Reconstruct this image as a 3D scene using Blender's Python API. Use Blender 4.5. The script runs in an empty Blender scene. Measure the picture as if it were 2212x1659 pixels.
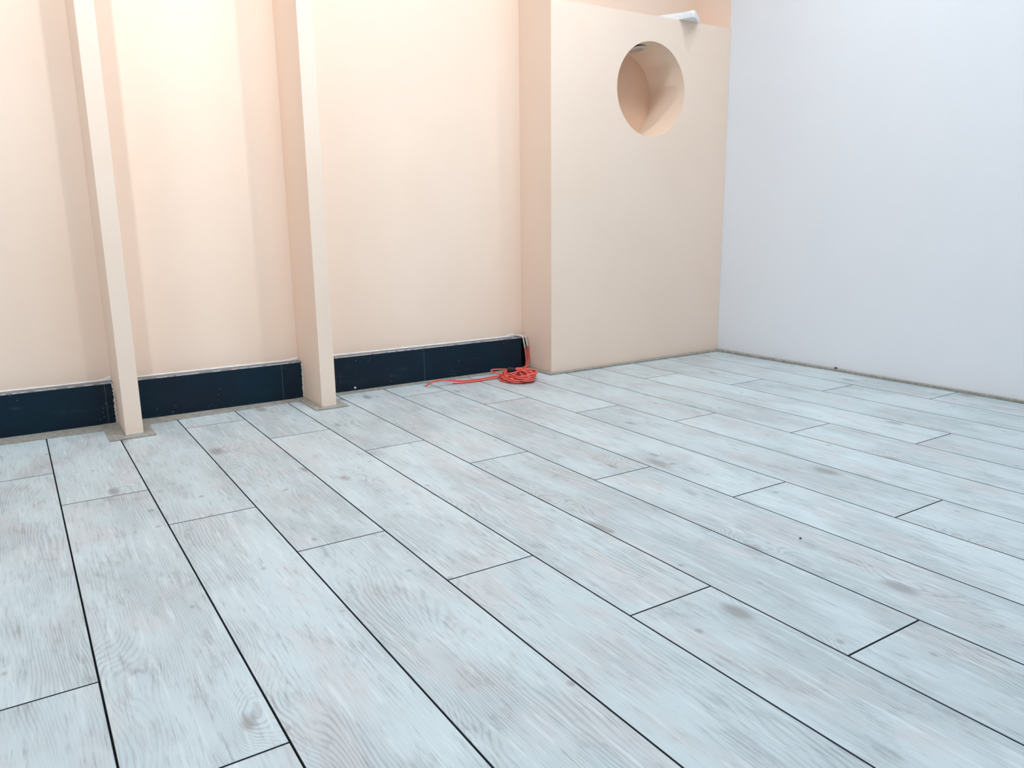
import bpy, bmesh, math, random
from mathutils import Matrix, Vector

random.seed(7)
sc = bpy.context.scene
COL = sc.collection

# ------------------------------------------------------------------ camera
cam_data = bpy.data.cameras.new('camera')
cam_data.sensor_fit = 'HORIZONTAL'
cam_data.sensor_width = 36.0
cam_data.lens = 1677.418 / 2212 * 36.0
cam_data.clip_start = 0.02
camera = bpy.data.objects.new('camera', cam_data)
COL.objects.link(camera)
camera.matrix_world = (Matrix.Translation((-0.0413, 0.0, 0.6837)) @ Matrix.Rotation(-0.571334, 4, 'Z')
                       @ Matrix.Rotation(1.359535, 4, 'X') @ Matrix.Rotation(-0.012463, 4, 'Z'))
sc.camera = camera

# ------------------------------------------------------------------ world, exposure
world = bpy.data.worlds.new('world')
sc.world = world
world.use_nodes = True
world.node_tree.nodes['Background'].inputs[0].default_value = (0.75, 0.85, 1.0, 1)
world.node_tree.nodes['Background'].inputs[1].default_value = 0.3
sc.view_settings.view_transform = 'Standard'
sc.view_settings.look = 'None'
sc.view_settings.exposure = -0.07
sc.view_settings.gamma = 1.0
sc.view_settings.use_curve_mapping = False
sc.cycles.max_bounces = 7
sc.cycles.diffuse_bounces = 6
sc.cycles.glossy_bounces = 2
sc.cycles.caustics_reflective = False
sc.cycles.caustics_refractive = False
sc.cycles.use_denoising = True
sc.cycles.use_adaptive_sampling = True
sc.cycles.adaptive_threshold = 0.08
sc.cycles.adaptive_min_samples = 16

# ------------------------------------------------------------------ lamps of the room and added fill lights
CEIL = 3.0
SPOT_COL, FILL_COL = (0.875, 0.95, 1.0), (0.785, 0.905, 1.0)
# x, y, half-angle, watts, aimed-at point
SPOTS = [(-0.12, 1.49, 34, 142.0, (-0.12, 3.0, 1.60)), (0.579, 1.49, 34, 94.0, (0.56, 3.0, 1.60)), (1.535, 1.49, 34, 102.0, (1.36, 3.0, 1.60)),
         (2.30, 2.00, 46, 52.0, (2.15, 2.20, 0.0))]  # last spot is added to brighten the far corner
FILL_PANELS = [(0.95, 1.40, 22.5), (2.10, 1.25, 19.0), (-1.00, 1.30, 25.0), (0.90, -0.80, 8.0)]     # added panels for soft ambient fill: x, y, watts


def light(name, kind, loc, energy, color, target=None, parent=None):
    d = bpy.data.lights.new(name, kind)
    d.energy = energy
    d.color = color
    o = bpy.data.objects.new(name, d)
    COL.objects.link(o)
    o.location = loc
    if target is not None:
        o.rotation_euler = (Vector(target) - Vector(loc)).to_track_quat('-Z', 'Y').to_euler()
    return o


# ------------------------------------------------------------------ materials
def srgb(r, g, b):
    f = lambda c: (c / 255 / 12.92) if c / 255 <= 0.04045 else ((c / 255 + 0.055) / 1.055) ** 2.4
    return (f(r), f(g), f(b), 1)


class NT:
    """Small helper around a node tree."""
    def __init__(self, name):
        self.m = bpy.data.materials.new(name)
        self.m.use_nodes = True
        self.t = self.m.node_tree
        self.t.nodes.clear()
        self.out = self.n('ShaderNodeOutputMaterial')
        self.b = self.n('ShaderNodeBsdfPrincipled')
        self.l(self.b.outputs[0], self.out.inputs[0])

    def n(self, t, **k):
        nd = self.t.nodes.new(t)
        for a, v in k.items():
            setattr(nd, a, v)
        return nd

    def l(self, a, b):
        self.t.links.new(a, b)

    def val(self, sock, v):
        if hasattr(v, 'is_linked'):
            self.l(v, sock)
        else:
            sock.default_value = v

    def math(self, op, a, b=0.0, c=0.0, clamp=False):
        nd = self.n('ShaderNodeMath', operation=op, use_clamp=clamp)
        self.val(nd.inputs[0], a); self.val(nd.inputs[1], b); self.val(nd.inputs[2], c)
        return nd.outputs[0]

    def vmath(self, op, a, b=(0, 0, 0)):
        nd = self.n('ShaderNodeVectorMath', operation=op)
        self.val(nd.inputs[0], a); self.val(nd.inputs[1], b)
        return nd.outputs[0]

    def noise(self, vec, scale, detail=2.0, rough=0.5, dist=0.0):
        nd = self.n('ShaderNodeTexNoise')
        self.l(vec, nd.inputs['Vector'])
        nd.inputs['Scale'].default_value = scale
        nd.inputs['Detail'].default_value = detail
        nd.inputs['Roughness'].default_value = rough
        nd.inputs['Distortion'].default_value = dist
        return nd.outputs[0]

    def ramp(self, v, lo, hi, a=0.0, b=1.0, smooth=True):
        nd = self.n('ShaderNodeMapRange')
        nd.interpolation_type = 'SMOOTHSTEP' if smooth else 'LINEAR'
        nd.clamp = True if not smooth else nd.clamp
        self.val(nd.inputs[0], v)
        for i, x in enumerate((lo, hi, a, b)):
            nd.inputs[1 + i].default_value = x
        return nd.outputs[0]

    def mix(self, f, a, b, mode='MIX'):
        nd = self.n('ShaderNodeMix', data_type='RGBA', blend_type=mode)
        self.val(nd.inputs['Factor'], f)
        self.val(nd.inputs[6], a); self.val(nd.inputs[7], b)
        return nd.outputs[2]

    def bump(self, h, strength, dist):
        nd = self.n('ShaderNodeBump')
        nd.inputs['Strength'].default_value = strength
        nd.inputs['Distance'].default_value = dist
        self.l(h, nd.inputs['Height'])
        self.l(nd.outputs[0], self.b.inputs['Normal'])

    def obj(self):
        return self.n('ShaderNodeTexCoord').outputs['Object']

    def geo(self):
        return self.n('ShaderNodeNewGeometry').outputs['Position']


def plain(name, col, rough=0.6, metal=0.0, var=0.05, scale=14.0, bump=0.0):
    t = NT(name)
    p = t.geo()
    n = t.noise(p, scale, 4, 0.6)
    dark = tuple(c * (1 - var * 2) for c in col[:3]) + (1,)
    t.val(t.b.inputs['Base Color'], t.mix(n, dark, col))
    t.b.inputs['Roughness'].default_value = rough
    t.b.inputs['Metallic'].default_value = metal
    if bump:
        t.bump(t.noise(p, 420, 2, 0.5), bump, 0.0006)
    return t.m


def paint(name, a, b):
    """Rolled wall paint: two close tones, orange-peel relief."""
    t = NT(name)
    p = t.geo()
    n = t.noise(p, 2.2, 3, 0.55)
    f = t.noise(p, 30, 3, 0.6)
    c = t.mix(t.ramp(n, 0.35, 0.65), a, b)
    c = t.mix(t.ramp(f, 0.62, 0.8, 0, 0.10), c, tuple(x * 0.9 for x in b[:3]) + (1,))
    t.val(t.b.inputs['Base Color'], c)
    t.b.inputs['Roughness'].default_value = 0.62
    t.b.inputs['Specular IOR Level'].default_value = 0.3
    t.bump(t.noise(p, 260, 3, 0.55), 0.12, 0.0008)
    return t.m


def plank_material():
    t = NT('whitewashed_oak_laminate')
    P = t.obj()
    R = t.n('ShaderNodeObjectInfo').outputs['Random']
    cx = t.n('ShaderNodeCombineXYZ')
    t.l(t.math('MULTIPLY', R, 7.31), cx.inputs[0])
    t.l(t.math('MULTIPLY', R, 53.7), cx.inputs[1])
    t.l(t.math('MULTIPLY', R, 19.3), cx.inputs[2])
    Q = t.vmath('ADD', P, cx.outputs[0])
    S = lambda x, y, z=1.0: t.vmath('MULTIPLY', Q, (x, y, z))
    sx = t.n('ShaderNodeSeparateXYZ'); t.l(Q, sx.inputs[0])
    u = sx.outputs[0]
    # knots
    wob = t.noise(S(9, 5), 1.0, 3, 0.6)
    kv = S(4.4, 2.1, 0.0)
    vo = t.n('ShaderNodeTexVoronoi', voronoi_dimensions='2D')
    t.l(kv, vo.inputs['Vector']); vo.inputs['Scale'].default_value = 1.0
    vs = t.n('ShaderNodeSeparateColor'); t.l(vo.outputs['Color'], vs.inputs[0])
    on = t.math('GREATER_THAN', vs.outputs[0], 0.38)
    size = t.math('MULTIPLY_ADD', vs.outputs[1], 0.8, 0.5)
    d = t.math('ADD', vo.outputs['Distance'], t.math('MULTIPLY', t.math('SUBTRACT', wob, 0.5), 0.16))
    d = t.math('DIVIDE', d, size)
    hump = t.math('MULTIPLY', t.ramp(d, 0.0, 0.46, 1.0, 0.0), on)
    # growth-ring contour field
    low = t.math('SUBTRACT', t.noise(S(5.5, 1.25), 1.0, 1.5, 0.45), 0.5)
    mid = t.math('SUBTRACT', t.noise(S(26, 7), 1.0, 2, 0.5), 0.5)
    f = t.math('ADD', u, t.math('MULTIPLY', low, 0.17))
    f = t.math('ADD', f, t.math('MULTIPLY', mid, 0.012))
    f = t.math('ADD', f, t.math('MULTIPLY', hump, 0.055))
    ring = t.math('SINE', t.math('MULTIPLY', f, 2 * math.pi * 170))
    ring = t.ramp(ring, -0.2, 1.0)
    fib = t.noise(S(230, 13), 1.0, 3, 0.65)
    fib2 = t.noise(S(120, 8), 1.0, 3, 0.6)
    broad = t.noise(S(7, 2.4), 1.0, 4, 0.6)
    show = t.ramp(broad, 0.42, 0.62, 0.10, 0.9)
    show = t.math('MAXIMUM', show, t.math('MULTIPLY', hump, 0.95))
    ringm = t.math('MULTIPLY', t.math('MULTIPLY', ring, show), t.ramp(fib2, 0.3, 0.62, 0.2, 1.0))
    # colour
    patch = t.ramp(broad, 0.38, 0.64)
    tint = t.ramp(t.noise(S(10, 4.0), 1.0, 3, 0.6), 0.47, 0.66)
    smud = t.noise(S(26, 11), 1.0, 5, 0.72)
    blot = t.ramp(smud, 0.53, 0.70)
    light_c = (0.550, 0.632, 0.652, 1)
    grey_c = (0.445, 0.508, 0.528, 1)
    pink_c = (0.546, 0.510, 0.510, 1)
    dark_c = (0.236, 0.251, 0.259, 1)
    c = t.mix(t.math('MULTIPLY', patch, 0.8), light_c, grey_c)
    c = t.mix(t.math('MULTIPLY', tint, 0.48), c, pink_c)
    c = t.mix(t.math('MULTIPLY', blot, t.ramp(broad, 0.40, 0.60, 0.10, 0.44)), c, dark_c)
    c = t.mix(t.math('MULTIPLY', ringm, 0.58), c, dark_c)
    c = t.mix(t.math('MULTIPLY', t.ramp(fib, 0.50, 0.70, 0.0, 1.0), t.ramp(smud, 0.40, 0.62, 0.16, 0.62)), c, dark_c)
    c = t.mix(t.ramp(fib2, 0.30, 0.44, 0.35, 0.0), c, (0.719, 0.783, 0.795, 1))
    core = t.math('MULTIPLY', t.ramp(d, 0.02, 0.10, 0.72, 0.0), on)
    c = t.mix(core, c, (0.23, 0.215, 0.215, 1))
    # pin knots
    v2 = t.n('ShaderNodeTexVoronoi', voronoi_dimensions='2D')
    t.l(S(6.0, 5.0, 0.0), v2.inputs['Vector']); v2.inputs['Scale'].default_value = 1.0
    s2 = t.n('ShaderNodeSeparateColor'); t.l(v2.outputs['Color'], s2.inputs[0])
    d2 = t.math('ADD', v2.outputs['Distance'], t.math('MULTIPLY', t.math('SUBTRACT', smud, 0.5), 0.17))
    pin = t.math('MULTIPLY', t.ramp(d2, 0.0, 0.055, 0.60, 0.0), t.math('GREATER_THAN', s2.outputs[0], 0.45))
    c = t.mix(pin, c, (0.20, 0.20, 0.205, 1))
    # each board slightly lighter or darker
    hs = t.n('ShaderNodeHueSaturation')
    t.l(c, hs.inputs['Color'])
    r2 = t.math('FRACT', t.math('MULTIPLY', R, 17.13))
    t.l(t.math('MULTIPLY_ADD', r2, 0.10, 0.95), hs.inputs['Value'])
    t.l(hs.outputs[0], t.b.inputs['Base Color'])
    t.val(t.b.inputs['Roughness'], t.ramp(fib2, 0.2, 0.8, 0.36, 0.50))
    t.b.inputs['Specular IOR Level'].default_value = 0.9
    t.bump(fib, 0.10, 0.0006)
    return t.m


def panel_material():
    t = NT('black_plinth_panel')
    p = t.geo()
    a = t.ramp(t.noise(p, 5, 3, 0.55), 0.35, 0.65)
    c = t.mix(a, (0.0016, 0.0165, 0.0300, 1), (0.0045, 0.0120, 0.0240, 1))
    # dust haze, scratches and plaster specks
    st = t.vmath('MULTIPLY', p, (9, 9, 30))
    c = t.mix(t.ramp(t.noise(st, 1.0, 5, 0.7), 0.56, 0.85, 0, 0.22), c, (0.12, 0.15, 0.16, 1))
    vo = t.n('ShaderNodeTexVoronoi')
    t.l(p, vo.inputs['Vector']); vo.inputs['Scale'].default_value = 85
    sp = t.ramp(vo.outputs['Distance'], 0.07, 0.12, 1.0, 0.0)
    sp = t.math('MULTIPLY', sp, t.ramp(t.noise(p, 6.5, 2), 0.56, 0.64))
    c = t.mix(t.math('MULTIPLY', sp, 0.6), c, (0.6, 0.62, 0.62, 1))
    t.val(t.b.inputs['Base Color'], c)
    t.b.inputs['Roughness'].default_value = 0.5
    t.b.inputs['Specular IOR Level'].default_value = 0.22
    return t.m


def trim_material():
    t = NT('taupe_floor_profile')
    p = t.geo()
    n = t.noise(t.vmath('MULTIPLY', p, (60, 60, 20)), 1.0, 4, 0.65)
    m = t.noise(p, 9, 3, 0.5)
    c = t.mix(t.ramp(n, 0.35, 0.7), (0.255, 0.235, 0.200, 1), (0.400, 0.375, 0.335, 1))
    c = t.mix(t.ramp(m, 0.5, 0.75, 0, 0.35), c, (0.46, 0.45, 0.42, 1))
    t.val(t.b.inputs['Base Color'], c)
    t.b.inputs['Roughness'].default_value = 0.5
    return t.m


def emit(name, col, strength):
    t = NT(name)
    t.b.inputs['Base Color'].default_value = (0.9, 0.9, 0.9, 1)
    t.b.inputs['Emission Color'].default_value = tuple(col) + (1,)
    t.b.inputs['Emission Strength'].default_value = strength
    t.m.cycles.emission_sampling = 'NONE'
    return t.m


PEACH = paint('peach_wall_paint', (0.895, 0.705, 0.575, 1), (0.882, 0.686, 0.553, 1))
PEACH_IN = paint('deep_peach_paint', (0.850, 0.610, 0.450, 1), (0.835, 0.592, 0.435, 1))  # deeper peach coat with the niche's bounced light painted into the colour
WHITE = paint('white_wall_paint', (0.815, 0.820, 0.845, 1), (0.800, 0.808, 0.835, 1))
CEILM = paint('ceiling_paint', (0.84, 0.85, 0.86, 1), (0.82, 0.83, 0.85, 1))
PLANK = plank_material()
GROOVE = plain('dark_groove', (0.018, 0.026, 0.034, 1), 0.7)
SUB = plain('dark_underlay', (0.02, 0.024, 0.03, 1), 0.9)
PANEL = panel_material()
JOINTM = plain('grey_panel_joint', (0.13, 0.15, 0.15, 1), 0.8, 0.0, 0.3, 90)
CAVITY_SHADE = plain('dark_cavity', (0.012, 0.010, 0.012, 1), 0.9)  # near-black colour painted in for the shade inside the plinth gap
TRIM = trim_material()
LEDGE = plain('grey_ledge_top', (0.20, 0.195, 0.215, 1), 0.55, 0.0, 0.12, 40)
PLASTER = plain('white_plaster', (0.78, 0.77, 0.74, 1), 0.8, 0.0, 0.06, 60, 0.3)
FILLER = plain('cream_filler', (0.70, 0.60, 0.50, 1), 0.8, 0.0, 0.12, 90, 0.3)
CHIP_GAP = plain('chipped_dark_paint', (0.03, 0.028, 0.025, 1), 0.8)
RED = plain('red_cable_sheath', (0.80, 0.115, 0.085, 1), 0.38, 0.0, 0.08, 60)
WCAB = plain('paint_smeared_cable', (0.80, 0.70, 0.64, 1), 0.6, 0.0, 0.1, 120)
TAPE = plain('black_tape', (0.012, 0.014, 0.022, 1), 0.35)
FOAM = plain('white_foam', (0.86, 0.87, 0.89, 1), 0.8, 0.0, 0.04, 70, 0.5)
METAL = plain('brushed_puck_metal', (0.66, 0.63, 0.60, 1), 0.4, 0.3)
LENS = plain('frosted_lens', (0.50, 0.45, 0.40, 1), 0.5)
LAMPW = plain('white_lamp_metal', (0.8, 0.8, 0.8, 1), 0.4)
GRIT = plain('brown_grit', (0.13, 0.10, 0.08, 1), 0.8)
GLOW_S = emit('downlight_glow', SPOT_COL, 12)
GLOW_FILL = emit('panel_glow', FILL_COL, 3)


# ------------------------------------------------------------------ mesh helpers
def link(name, bm, mats, parent=None, smooth=False, bevel=0.0):
    me = bpy.data.meshes.new(name)
    bmesh.ops.recalc_face_normals(bm, faces=bm.faces)
    if bevel:
        bmesh.ops.bevel(bm, geom=list(bm.edges), offset=bevel, segments=2, affect='EDGES', profile=0.5)
    bm.to_mesh(me)
    bm.free()
    for m in (mats if isinstance(mats, (list, tuple)) else [mats]):
        me.materials.append(m)
    if smooth:
        for p in me.polygons:
            p.use_smooth = True
    o = bpy.data.objects.new(name, me)
    COL.objects.link(o)
    if parent is not None:
        o.parent = parent
    return o


def box(x0, x1, y0, y1, z0, z1):
    bm = bmesh.new()
    v = [bm.verts.new((x, y, z)) for z in (z0, z1) for y in (y0, y1) for x in (x0, x1)]
    for q in ((0, 1, 3, 2), (4, 6, 7, 5), (0, 4, 5, 1), (2, 3, 7, 6), (0, 2, 6, 4), (1, 5, 7, 3)):
        bm.faces.new([v[i] for i in q])
    return bm


def prism(poly, z0, z1):
    bm = bmesh.new()
    a = [bm.verts.new((x, y, z0)) for x, y in poly]
    b = [bm.verts.new((x, y, z1)) for x, y in poly]
    bm.faces.new(a); bm.faces.new(b)
    n = len(poly)
    for i in range(n):
        bm.faces.new((a[i], a[(i + 1) % n], b[(i + 1) % n], b[i]))
    return bm


def spline(pts, n=10):
    """Catmull-Rom through pts."""
    P = [Vector(p) for p in pts]
    P = [P[0] * 2 - P[1]] + P + [P[-1] * 2 - P[-2]]
    out = []
    for i in range(1, len(P) - 2):
        for k in range(n):
            s = k / n
            a, b, c, d = P[i - 1], P[i], P[i + 1], P[i + 2]
            out.append(0.5 * ((2 * b) + (c - a) * s + (2 * a - 5 * b + 4 * c - d) * s * s + (3 * b - a - 3 * c + d) * s ** 3))
    out.append(P[-2])
    return out


def tube(path, r, seg=8, bm=None, flat=1.0):
    bm = bm or bmesh.new()
    rings = []
    prev = None
    for i, p in enumerate(path):
        t = (path[min(i + 1, len(path) - 1)] - path[max(i - 1, 0)]).normalized()
        side = t.cross(Vector((0, 0, 1)))
        if side.length < 0.15:
            side = prev or t.cross(Vector((0, 1, 0)))
        side.normalize()
        if prev is not None and side.dot(prev) < 0:
            side.negate()
        prev = side.copy()
        up = side.cross(t).normalized()
        rings.append([bm.verts.new(p + (side * math.cos(a) + up * math.sin(a) * flat) * r)
                      for a in (2 * math.pi * k / seg for k in range(seg))])
    for a, b in zip(rings, rings[1:]):
        for k in range(seg):
            bm.faces.new((a[k], a[(k + 1) % seg], b[(k + 1) % seg], b[k]))
    bm.faces.new(rings[0]); bm.faces.new(rings[-1])
    return bm


def lathe(profile, seg=32):
    """profile: (r, z) pairs, closed with caps where r == 0."""
    bm = bmesh.new()
    rings = []
    for r, z in profile:
        if r == 0:
            rings.append([bm.verts.new((0, 0, z))])
        else:
            rings.append([bm.verts.new((r * math.cos(2 * math.pi * k / seg), r * math.sin(2 * math.pi * k / seg), z))
                          for k in range(seg)])
    for a, b in zip(rings, rings[1:]):
        for k in range(seg):
            k2 = (k + 1) % seg
            if len(a) == 1:
                bm.faces.new((a[0], b[k], b[k2]))
            elif len(b) == 1:
                bm.faces.new((a[k], a[k2], b[0]))
            else:
                bm.faces.new((a[k], a[k2], b[k2], b[k]))
    return bm


def struct(o):
    o['kind'] = 'structure'
    return o


def thing(name, label, cat, loc=(0, 0, 0), group=None):
    o = bpy.data.objects.new(name, None)
    COL.objects.link(o)
    o.location = loc
    return tag(o, label, cat, group)


def tag(o, label, cat, group=None):
    o['label'] = label
    o['category'] = cat
    if group:
        o['group'] = group
    return o


# ------------------------------------------------------------------ room shell
X0, Y0, YB = -2.2, -2.4, 3.0
XR = lambda y: 3.0 + 0.0125 * (2.76 - y)          # the right wall stands slightly out of square

wall_back = struct(link('wall_back', box(X0, 3.12, YB, YB + 0.12, 0, CEIL), PEACH))
wall_right = struct(link('wall_right', prism([(XR(YB), YB), (XR(Y0), Y0), (XR(Y0) + 0.12, Y0), (XR(Y0) + 0.12, YB)], 0, CEIL), WHITE))
wall_left = struct(link('wall_left', box(X0 - 0.12, X0, Y0, YB + 0.12, 0, CEIL), WHITE))
wall_front = struct(link('wall_front', box(X0 - 0.12, 3.2, Y0 - 0.12, Y0, 0, CEIL), WHITE))
ceiling = struct(link('ceiling', box(X0 - 0.12, 3.2, Y0 - 0.12, YB + 0.12, CEIL, CEIL + 0.1), CEILM))
# peach paint carried round the corner onto the right wall, above the ledge
link('painted_return', prism([(XR(2.768) - 0.0025, 2.768), (XR(YB) - 0.0025, YB), (XR(YB) + 0.002, YB), (XR(2.768) + 0.002, 2.768)],
                             1.55, CEIL), PEACH, wall_right)

# ------------------------------------------------------------------ floor: planks 1.2 x 0.2 m, quarter stagger
floor = struct(link('floor', box(X0, 3.12, Y0, YB + 0.1, -0.03, -0.0065), SUB))
JOINT = {0: 2.437, 1: 2.136, 2: 1.848, 3: 2.732}
SIDE_GAP, END_GAP, SIDE_BEV, END_BEV = 0.0008, 0.0008, 0.0010, 0.0010


def plank_mesh(w0, w1, l0, l1):
    """Board about its nominal centre; painted micro-bevel round the top."""
    bm = bmesh.new()
    def ring(dx, dy, z):
        return [bm.verts.new(p) for p in ((w0 + dx, l0 + dy, z), (w1 - dx, l0 + dy, z), (w1 - dx, l1 - dy, z), (w0 + dx, l1 - dy, z))]
    top = ring(SIDE_BEV, END_BEV, 0.0)
    rim = ring(0, 0, -0.0011)
    bot = ring(0, 0, -0.0062)
    bm.faces.new(top)
    for a, b in ((top, rim), (rim, bot)):
        for k in range(4):
            f = bm.faces.new((a[k], a[(k + 1) % 4], b[(k + 1) % 4], b[k]))
            f.material_index = 1
    bmesh.ops.recalc_face_normals(bm, faces=bm.faces)
    me = bpy.data.meshes.new('plank')
    bm.to_mesh(me); bm.free()
    me.materials.append(PLANK); me.materials.append(GROOVE)
    return me


plank_cache = {}
for row in range(-10, 17):
    x0, x1 = (row - 1) * 0.2, row * 0.2
    if row == 16:
        x1 = 3.03
    y_end = JOINT[row % 4] + 1.2
    while y_end > Y0:
        ya, yb = max(y_end - 1.2, Y0), min(y_end, YB)
        if yb - ya > 0.02:
            cx, cy = (row - 0.5) * 0.2, y_end - 0.6
            key = tuple(round(v, 4) for v in (x0 + SIDE_GAP - cx, x1 - SIDE_GAP - cx, ya + END_GAP - cy, yb - END_GAP - cy))
            if key not in plank_cache:
                plank_cache[key] = plank_mesh(*key)
            o = bpy.data.objects.new('plank', plank_cache[key])
            COL.objects.link(o)
            o.location = (cx, cy, 0)
            o.parent = floor
        y_end -= 1.2

# ------------------------------------------------------------------ black plinth along the back wall
YP, ZP = 2.945, 0.145
FIN = [(0.220, 0.2735), (0.8815, 0.9375)]          # x extents of the two free fins
FIN_Y = 2.742
FIN3 = 1.944                                       # the third fin rises flush with the box beside it
BOX_X, BOX_Y, BOX_Z = 2.000, 2.762, 1.55
baseboard = struct(link('baseboard_back', box(X0, 1.900, YP + 0.012, YB, 0, ZP - 0.006), SUB))
cuts = [X0]
s = 0.192 - 0.608 * 3
while s < 1.9:
    cuts.append(s); s += 0.608
cuts.append(1.906)
segs = []
for a, b in zip(cuts, cuts[1:]):
    # a panel behind a fin is cut on either side of it
    lo = a
    for f0, f1 in FIN:
        if lo < f0 < b:
            segs.append((lo, f0)); lo = f1
    segs.append((lo, b))
for a, b in segs:
    if b - a < 0.004:
        continue
    link('black_panel', box(a + 0.0006, b - 0.0006, YP, YP + 0.012, 0.001, ZP - 0.003), PANEL, baseboard)
for a, b in ((X0, FIN[0][0]), (FIN[0][1], FIN[1][0]), (FIN[1][1], 1.906)):
    link('ledge_strip', box(a + 0.0005, b - 0.0005, YP - 0.0005, YB, ZP - 0.003, ZP), LEDGE, baseboard)
link('cavity_back', box(1.902, 1.944, 2.992, YB, 0.0, ZP), CAVITY_SHADE, baseboard)
link('cavity_floor', box(1.902, 1.944, YP + 0.004, 2.992, 0.0, 0.003), CAVITY_SHADE, baseboard)
link('cavity_cover', prism([(1.9065, 2.950), (1.9435, 2.950), (1.9435, 2.972), (1.9065, 2.972)], ZP - 0.003, ZP), FILLER, baseboard)
link('cavity_side', box(1.9425, 1.9438, YP + 0.011, 2.992, 0.0, ZP - 0.001), CAVITY_SHADE, baseboard)
link('board_end', box(1.9375, 1.9438, YP + 0.001, YP + 0.010, 0.0, ZP - 0.001), FILLER, baseboard)


def ragged_strip(x0, x1, z0, z1, y, jit, mat, name, parent, n=26, thick=0.0015):
    """Vertical strip of filler with a torn left edge."""
    bm = bmesh.new()
    rows = []
    for i in range(n + 1):
        z = z0 + (z1 - z0) * i / n
        xl = x0 + random.uniform(-jit, jit)
        rows.append([bm.verts.new(p) for p in ((xl, y, z), (x1, y, z), (x1, y + thick, z), (xl, y + thick, z))])
    for a, b in zip(rows, rows[1:]):
        for k in range(4):
            bm.faces.new((a[k], a[(k + 1) % 4], b[(k + 1) % 4], b[k]))
    bm.faces.new(rows[0]); bm.faces.new(rows[-1])
    return link(name, bm, mat, parent)


for f0, f1 in FIN:
    ragged_strip(f0 - 0.0050, f0 - 0.0002, 0.004, ZP - 0.002, YP - 0.0017, 0.0022, FILLER, 'torn_filler', baseboard)


def plaster_bead(x0, x1, parent, h=0.0038, lumps=()):
    """Thin white plaster line where the wall paint ends above the ledge."""
    bm = bmesh.new()
    n = max(8, int((x1 - x0) / 0.012))
    rows = []
    for i in range(n + 1):
        x = x0 + (x1 - x0) * i / n
        hh = h * random.uniform(0.6, 1.25)
        for lx, lh, lw in lumps:
            hh += lh * math.exp(-((x - lx) / lw) ** 2)
        dep = 0.003 + 0.002 * random.random()
        rows.append([bm.verts.new(p) for p in ((x, YB, ZP), (x, YB - dep, ZP), (x, YB - 0.0022, ZP + hh * 0.8), (x, YB, ZP + hh))])
    for a, b in zip(rows, rows[1:]):
        for k in range(4):
            bm.faces.new((a[k], a[(k + 1) % 4], b[(k + 1) % 4], b[k]))
    bm.faces.new(rows[0]); bm.faces.new(rows[-1])
    return link('plaster_bead', bm, PLASTER, parent)


plaster_bead(X0, FIN[0][0] - 0.001, wall_back, lumps=((0.215, 0.011, 0.016),))
plaster_bead(FIN[0][1] + 0.001, FIN[1][0] - 0.001, wall_back, lumps=((0.875, 0.008, 0.012),))
plaster_bead(FIN[1][1] + 0.001, 1.90, wall_back, lumps=((1.885, 0.011, 0.018),))
def chipped_edge(x0, x1):
    """Broken white line along the front edge of the ledge."""
    bm = bmesh.new()
    x = x0
    while x < x1 - 0.02:
        n = random.randint(2, 7)
        rows = []
        for i in range(n + 1):
            hh = random.uniform(0.0002, 0.0015)
            xx = min(x + i * 0.007, x1)
            rows.append([bm.verts.new(p) for p in ((xx, YP - 0.0009, ZP + 0.0002), (xx, YP - 0.0009, ZP - hh), (xx, YP + 0.0005, ZP - hh), (xx, YP + 0.0022, ZP + 0.0002))])
        for a, b in zip(rows, rows[1:]):
            for k in range(4):
                bm.faces.new((a[k], a[(k + 1) % 4], b[(k + 1) % 4], b[k]))
        bm.faces.new(rows[0]); bm.faces.new(rows[-1])
        x += n * 0.007 + random.uniform(0.0, 0.16) ** 1.6
    return link('chipped_edge', bm, PLASTER, baseboard)


for a, b in ((-1.0, FIN[0][0] - 0.003), (FIN[0][1] + 0.002, FIN[1][0] - 0.003), (FIN[1][1] + 0.002, 1.90)):
    chipped_edge(a, b)
for x in cuts[1:-1]:
    link('panel_joint', box(x - 0.0006, x + 0.0006, YP - 0.0002, YP + 0.002, 0.004, ZP - 0.003), JOINTM, baseboard)
# drip of white paint at the foot of the plinth
bm = bmesh.new()
bmesh.ops.create_icosphere(bm, subdivisions=2, radius=0.0042, matrix=Matrix.Translation((1.092, YP - 0.001, 0.0135)) @ Matrix.Diagonal((1.2, 0.5, 1, 1)))
link('paint_drip', bm, PLASTER, baseboard, True)

# ------------------------------------------------------------------ fins
FIN_LABEL = ['narrow peach fin standing against the wall with chipped dark paint at its foot',
             'narrow peach fin between the bay with the red cable and the fin with chipped foot',
             'peach fin rising flush with the front of the boxed wall with the round niche']
fins = []
for (f0, f1, fy), lab in zip([f + (FIN_Y,) for f in FIN] + [(FIN3, BOX_X, BOX_Y)], FIN_LABEL):
    t = thing('wall_fin', lab, 'pillar', ((f0 + f1) / 2, fy, 0), 'fins dividing the back wall')
    w = (f1 - f0) / 2
    link('fin_body', box(-w, w, 0, YB - fy, 0.0005, CEIL), PEACH, t, bevel=0.0012 if fy == FIN_Y else 0.0)
    if fy != FIN_Y:
        continue
    bead = bmesh.new()
    rows = []
    for i in range(15):                              # paint dragged along the foot of the fin
        x = -w + 2 * w * i / 14
        rows.append([bead.verts.new(p) for p in ((x, 0, 0.0045), (x, -0.0018 - 0.0012 * random.random(), 0.0045), (x, 0, 0.0075 + 0.003 * random.random()))])
    for a, b in zip(rows, rows[1:]):
        for k in range(3):
            bead.faces.new((a[k], a[(k + 1) % 3], b[(k + 1) % 3], b[k]))
    link('foot_bead', bead, FILLER, t)
    fins.append(t)
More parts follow.
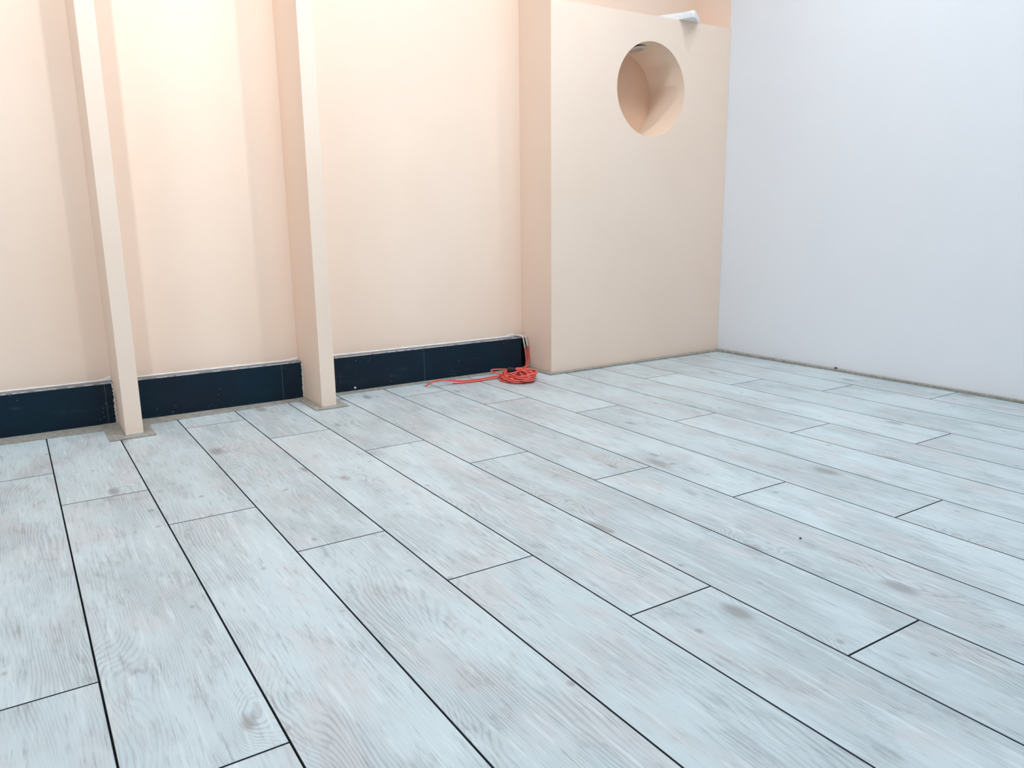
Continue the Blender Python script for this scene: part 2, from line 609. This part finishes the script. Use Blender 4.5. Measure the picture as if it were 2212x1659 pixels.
for dy, z, r in ((0.182, 0.108, 0.0032), (0.186, 0.100, 0.0024), (0.176, 0.097, 0.0045), (0.172, 0.086, 0.0036), (0.180, 0.082, 0.0026),
                 (0.168, 0.074, 0.0030), (0.166, 0.054, 0.0034), (0.176, 0.036, 0.0024)):
    w = (FIN[0][1] - FIN[0][0]) / 2
    bm = bmesh.new()
    k = 7
    pts = [(dy + r * 1.5 * random.uniform(0.5, 1.2) * math.cos(2 * math.pi * i / k), z + r * random.uniform(0.6, 1.3) * math.sin(2 * math.pi * i / k)) for i in range(k)]
    a = [bm.verts.new((-w - 0.0005, y, zz)) for y, zz in pts]
    b = [bm.verts.new((-w + 0.0005, y, zz)) for y, zz in pts]
    bm.faces.new(a); bm.faces.new(b)
    for i in range(k):
        bm.faces.new((a[i], a[(i + 1) % k], b[(i + 1) % k], b[i]))
    link('paint_chip', bm, CHIP_GAP, fins[0])

# ------------------------------------------------------------------ boxed ledge with round niche
HX, HZ, HR = 2.503, 1.239, 0.2035
BX1 = XR(BOX_Y) - 0.001
nb = thing('niche_box', 'peach boxed-out low wall with a round niche and flat ledge top beside the white wall', 'boxed wall', (BOX_X, BOX_Y, 0))
bm = bmesh.new()
corners = [math.atan2(z - HZ, x - HX) for x in (BOX_X, BX1) for z in (0.0005, BOX_Z)]
angs = sorted(set([2 * math.pi * k / 96 - math.pi for k in range(96)] + corners))
def rect_hit(a):
    c, s_ = math.cos(a), math.sin(a)
    ts = []
    if abs(c) > 1e-9: ts.append(((BX1 if c > 0 else BOX_X) - HX) / c)
    if abs(s_) > 1e-9: ts.append(((BOX_Z if s_ > 0 else 0.0005) - HZ) / s_)
    k = min(ts)
    return HX + c * k, HZ + s_ * k
D = YB - BOX_Y - 0.004
N = len(angs)
def circ(b_, r, y):
    return [b_.verts.new((HX + r * math.cos(a) - BOX_X, y, HZ + r * math.sin(a))) for a in angs]
def edge_ring(y):
    return [bm.verts.new((rect_hit(a)[0] - BOX_X, y, rect_hit(a)[1])) for a in angs]
inn, inb, out, outb = circ(bm, HR + 0.001, 0), circ(bm, HR + 0.001, D + 0.001), edge_ring(0), edge_ring(YB - BOX_Y - 0.0005)
for i in range(N):
    j = (i + 1) % N
    bm.faces.new((inn[i], inn[j], out[j], out[i]))
    bm.faces.new((out[i], out[j], outb[j], outb[i]))
    bm.faces.new((inn[i], inn[j], inb[j], inb[i]))
bm.faces.new(inb); bm.faces.new(outb)
link('box_body', bm, PEACH, nb)
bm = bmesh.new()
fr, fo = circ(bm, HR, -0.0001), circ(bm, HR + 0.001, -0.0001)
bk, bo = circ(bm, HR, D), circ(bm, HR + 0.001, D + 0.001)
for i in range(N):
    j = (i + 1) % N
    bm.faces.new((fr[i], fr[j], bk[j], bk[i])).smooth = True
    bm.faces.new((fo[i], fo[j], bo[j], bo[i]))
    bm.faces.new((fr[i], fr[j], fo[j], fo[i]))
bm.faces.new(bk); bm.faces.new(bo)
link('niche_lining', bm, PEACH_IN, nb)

# puck lamp hanging loose from the top of the niche
puck = thing('puck_light', 'small round metal puck lamp hanging from the top of the round niche', 'lamp', (2.500, 2.868, 1.4235))
puck.rotation_euler = (math.radians(-7), math.radians(-5), 0)
link('puck_ring', lathe([(0.030, 0.0), (0.041, 0.0), (0.044, 0.003), (0.044, 0.008), (0.034, 0.010), (0.030, 0.010), (0.030, 0.0)]), METAL, puck, True)
link('puck_lens', lathe([(0, 0.0015), (0.031, 0.0015), (0.031, 0.006), (0, 0.006)]), LENS, puck)
link('puck_socket', lathe([(0, 0.006), (0.032, 0.0095), (0.032, 0.0150), (0, 0.0150)]), CHIP_GAP, puck)  # dark disc painted in for the shaded gap above the puck

# white slab on the ledge, its corner jutting over the edge
bm = bmesh.new()
poly = [(2.676, 2.700), (2.692, 2.697), (2.722, 2.716), (2.762, 2.748), (2.795, 2.770), (2.842, 2.815), (2.815, 2.875), (2.735, 2.905),
        (2.655, 2.905), (2.592, 2.896), (2.620, 2.838), (2.643, 2.792), (2.664, 2.748)]
lo = [bm.verts.new((x, y, BOX_Z + 0.0005)) for x, y in poly]
mi = [bm.verts.new((x + random.uniform(-.002, .002), y - random.uniform(0, .003), BOX_Z + 0.017)) for x, y in poly]
hi = [bm.verts.new((x + random.uniform(-.003, .003), y + random.uniform(0, .003), BOX_Z + 0.030 + random.uniform(-.003, .002) - 0.010 * max(0, (x - 2.76) / 0.08))) for x, y in poly]
k = len(poly)
for a, b in ((lo, mi), (mi, hi)):
    for i in range(k):
        bm.faces.new((a[i], a[(i + 1) % k], b[(i + 1) % k], b[i]))
bm.faces.new(lo)
c = bm.verts.new((2.72, 2.81, BOX_Z + 0.031))
for i in range(k):
    bm.faces.new((hi[i], hi[(i + 1) % k], c))
tag(link('foam_slab', bm, FOAM, bevel=0.0015), 'white broken slab lying on the ledge with one corner jutting over the round niche', 'slab')

# ------------------------------------------------------------------ taupe floor profiles
def trim(n, polys, h):
    o = None
    bm = bmesh.new()
    for poly in polys:
        b2 = prism(poly, 0.0004, h)
        me = bpy.data.meshes.new('tmp'); b2.to_mesh(me); b2.free()
        bm.from_mesh(me); bpy.data.meshes.remove(me)
    return struct(link('trim_%d' % n, bm, TRIM, bevel=0.0006))


f1l, f1r, f2l, f2r = 0.168, 0.306, 0.846, 0.973
trim(1, [[(X0, 2.862), (f1l, 2.858), (f1l, YP), (X0, YP)]], 0.003)
trim(2, [[(f1r, 2.862), (f2l, 2.898), (f2l, YP), (f1r, YP)]], 0.003)
trim(3, [[(f2r, 2.903), (1.918, 2.912), (1.918, YP), (f2r, YP)]], 0.003)
for n, (a, b, (p, q), yf) in ((4, (f1l, f1r, FIN[0], 2.697)), (5, (f2l, f2r, FIN[1], 2.706))):
    trim(n, [[(a, yf), (p - 0.001, yf + 0.04), (p - 0.001, YP), (a, YP)],
             [(a, yf), (b, yf), (q + 0.001, FIN_Y - 0.0004), (p - 0.001, FIN_Y - 0.0004)],
             [(b, yf), (b, YP), (q + 0.001, YP), (q + 0.001, FIN_Y - 0.0004)]], 0.004)
trim(6, [[(1.918, 2.732), (FIN3 - 0.001, BOX_Y - 0.001), (FIN3 - 0.001, 2.944), (1.918, 2.944)],
         [(1.918, 2.732), (2.962, 2.728), (XR(BOX_Y) - 0.001, BOX_Y - 0.001), (FIN3 - 0.001, BOX_Y - 0.001)]], 0.006)
trim(7, [[(2.964, 2.7275), (2.988, 2.02), (3.000, 1.30), (3.035, Y0), (XR(Y0) - 0.001, Y0), (XR(BOX_Y) - 0.001, BOX_Y - 0.002)]], 0.009)
# lump of filler on the strip at the foot of the white wall
bm = bmesh.new()
bmesh.ops.create_icosphere(bm, subdivisions=2, radius=0.006, matrix=Matrix.Translation((3.002, 2.07, 0.011)) @ Matrix.Diagonal((0.7, 1.2, 0.8, 1)))
for v in bm.verts:
    v.co += Vector((random.uniform(-1, 1), random.uniform(-1, 1), random.uniform(-1, 1))) * 0.0008
link('filler_lump', bm, CHIP_GAP, wall_right)

# ------------------------------------------------------------------ red cable
CC = Vector((1.762, 2.748, 0))
coil = thing('cable_coil', 'coil of red electrical cable bound with black tape on the floor by the black plinth', 'cable', CC)
CR = 0.0033
right = Vector((0.841, -0.541, 0))
back = Vector((0.541, 0.841, 0))


def off(pts):
    return [Vector(p) - CC for p in pts]


def loop_path(ra, rb, z, tilt, ph, cx=0.0, cy=0.0, wob=0.010):
    pts = []
    p1, p2 = random.uniform(0, 6.28), random.uniform(0, 6.28)
    for i in range(49):
        a = ph + 2 * math.pi * i / 48
        k = 1 + wob / ra * math.sin(2 * a + p1) + wob * 0.6 / ra * math.sin(3 * a + p2)
        p = right * (ra * k * math.cos(a) + cx) + back * (rb * k * math.sin(a) + cy)
        p.z = max(CR + 0.0005, z + tilt * math.sin(a + p1))
        pts.append(p)
    return pts


for i in range(15):
    lay = i // 5
    ra = 0.064 + 0.011 * ((i * 0.618) % 1) - 0.003 * lay
    rb = 0.084 + 0.022 * ((i * 0.381) % 1) - 0.006 * lay
    z = 0.006 + 0.0078 * lay + random.uniform(0, 0.003)
    link('cable_loop', tube(loop_path(ra, rb, z, 0.0085, random.uniform(0, 6.28), random.uniform(-0.006, 0.006), random.uniform(-0.008, 0.008)), CR), RED, coil, True)
# chords crossing the inside of the coil
for a0, a1, z in ((0.3, 3.6, 0.030), (2.6, 5.6, 0.036), (4.2, 0.9, 0.033), (5.0, 1.9, 0.028)):
    A = right * 0.066 * math.cos(a0) + back * 0.085 * math.sin(a0)
    B = right * 0.066 * math.cos(a1) + back * 0.085 * math.sin(a1)
    M = (A + B) * 0.32
    link('cable_loop', tube(spline([A + Vector((0, 0, 0.018)), A * 0.6 + M * 0.4 + Vector((0, 0, z)), M + Vector((0, 0, z + 0.004)),
                                    B * 0.6 + M * 0.4 + Vector((0, 0, z)), B + Vector((0, 0, 0.018))], 8), CR), RED, coil, True)
# long loop pulled out towards the plinth
link('cable_loop', tube(spline(off([(1.790, 2.742, 0.034), (1.752, 2.792, 0.036), (1.712, 2.842, 0.034), (1.692, 2.858, 0.031),
                                    (1.685, 2.846, 0.026), (1.700, 2.815, 0.020), (1.724, 2.776, 0.020), (1.770, 2.722, 0.026)]), 9), CR), RED, coil, True)
# two loose ends run along the foot of the plinth
link('cable_tail', tube(spline(off([(1.735, 2.772, 0.016), (1.700, 2.797, 0.010), (1.640, 2.803, 0.0055), (1.575, 2.803, 0.0045), (1.515, 2.812, 0.0045), (1.478, 2.823, 0.0045)]), 9), CR), RED, coil, True)
link('cable_tail', tube(spline(off([(1.735, 2.790, 0.018), (1.700, 2.812, 0.013), (1.640, 2.825, 0.007), (1.575, 2.829, 0.0055), (1.520, 2.830, 0.008), (1.488, 2.826, 0.014),
                                    (1.450, 2.815, 0.022), (1.405, 2.812, 0.029), (1.378, 2.822, 0.020), (1.355, 2.838, 0.0047)]), 9), CR), RED, coil, True)
# two strands come out over the ledge, paint-smeared at the top, and drop into the coil
up = [off([(1.898, 2.992, 0.1500), (1.906, 2.955, 0.1500), (1.910, 2.9385, 0.146), (1.912, 2.934, 0.125), (1.917, 2.934, 0.098)]),
      off([(1.914, 2.992, 0.1510), (1.920, 2.955, 0.1510), (1.923, 2.9385, 0.146), (1.926, 2.935, 0.128), (1.932, 2.934, 0.105)])]
dn = [off([(1.917, 2.934, 0.098), (1.922, 2.933, 0.060), (1.922, 2.930, 0.030), (1.908, 2.914, 0.016), (1.870, 2.872, 0.020), (1.830, 2.820, 0.030)]),
      off([(1.932, 2.934, 0.105), (1.937, 2.934, 0.070), (1.935, 2.931, 0.038), (1.915, 2.905, 0.022), (1.875, 2.855, 0.028), (1.820, 2.800, 0.036)])]
for a, b in zip(up, dn):
    link('painted_strand', tube(spline(a, 8), 0.0034), WCAB, coil, True)
    link('cable_strand', tube(spline(b, 8), 0.0036), RED, coil, True)
# tape
tp = Vector((1.742, 2.776, 0.0385)) - CC
bm = box(-0.017, 0.017, -0.014, 0.014, -0.009, 0.009)
bmesh.ops.transform(bm, matrix=Matrix.Translation(tp) @ Matrix.Rotation(-0.75, 4, 'Z') @ Matrix.Rotation(0.12, 4, 'Y'), verts=bm.verts)
link('tape_wrap', bm, TAPE, coil, bevel=0.0035)

# ------------------------------------------------------------------ crumb on the floor
bm = bmesh.new()
bmesh.ops.create_icosphere(bm, subdivisions=2, radius=0.0028)
for v in bm.verts:
    v.co *= random.uniform(0.8, 1.15)
    v.co.z *= 0.6
crumb = link('grit_crumb', bm, GRIT)
crumb.location = (1.322, 0.981, 0.0018)
tag(crumb, 'tiny dark crumb of grit lying alone on a pale floor plank', 'debris')

# ------------------------------------------------------------------ downlights and added fill panels in the ceiling
DOWN_LABEL = ['round white ceiling downlight before the wall bay beyond the chipped fin', 'round white ceiling downlight before the wall bay between the two fins',
              'round white ceiling downlight before the wall bay with the red cable', 'round white ceiling downlight before the boxed wall with the round niche']
FILL_LABEL = ['square white ceiling panel lamp in front of the fin beside the red-cable bay', 'square white ceiling panel lamp beside the long white wall',
               'square white ceiling panel lamp in front of the bay beyond the chipped fin', 'square white ceiling panel lamp farthest from the peach wall']
for (x, y, ang, watts, aim), lab in zip(SPOTS, DOWN_LABEL):
    t = thing('downlight', lab, 'lamp', (x, y, CEIL), 'downlights along the peach wall')
    link('lamp_ring', lathe([(0.040, -0.001), (0.052, -0.001), (0.055, -0.006), (0.046, -0.010), (0.040, -0.004), (0.040, -0.001)]), LAMPW, t, True)
    link('lamp_lens', lathe([(0, -0.002), (0.040, -0.002), (0.040, -0.0005), (0, -0.0005)]), GLOW_S, t)
    s = light('downlight_beam', 'SPOT', (0, 0, -0.012), watts, SPOT_COL)
    s.parent = t
    s.rotation_euler = (Vector(aim) - Vector((x, y, CEIL))).to_track_quat('-Z', 'Y').to_euler()
    s.data.spot_size = math.radians(ang * 2)
    s.data.spot_blend = 1.0
    s.data.shadow_soft_size = 0.030
for (x, y, watts), lab in zip(FILL_PANELS, FILL_LABEL):
    t = thing('panel_lamp', lab, 'lamp', (x, y, CEIL), 'ceiling panel lamps')
    fr_ = bmesh.new()
    a = [fr_.verts.new(p) for p in ((-.31, -.31, -.001), (.31, -.31, -.001), (.31, .31, -.001), (-.31, .31, -.001))]
    b = [fr_.verts.new(p) for p in ((-.31, -.31, -.012), (.31, -.31, -.012), (.31, .31, -.012), (-.31, .31, -.012))]
    c_ = [fr_.verts.new(p) for p in ((-.285, -.285, -.012), (.285, -.285, -.012), (.285, .285, -.012), (-.285, .285, -.012))]
    for k in range(4):
        j = (k + 1) % 4
        fr_.faces.new((a[k], a[j], b[j], b[k])); fr_.faces.new((b[k], b[j], c_[j], c_[k]))
    link('panel_frame', fr_, LAMPW, t)
    link('panel_diffuser', box(-.285, .285, -.285, .285, -.011, -.002), GLOW_FILL, t)
    s = light('panel_glow', 'AREA', (0, 0, -0.014), watts, FILL_COL)
    s.data.shape = 'SQUARE'; s.data.size = 0.56
    s.parent = t
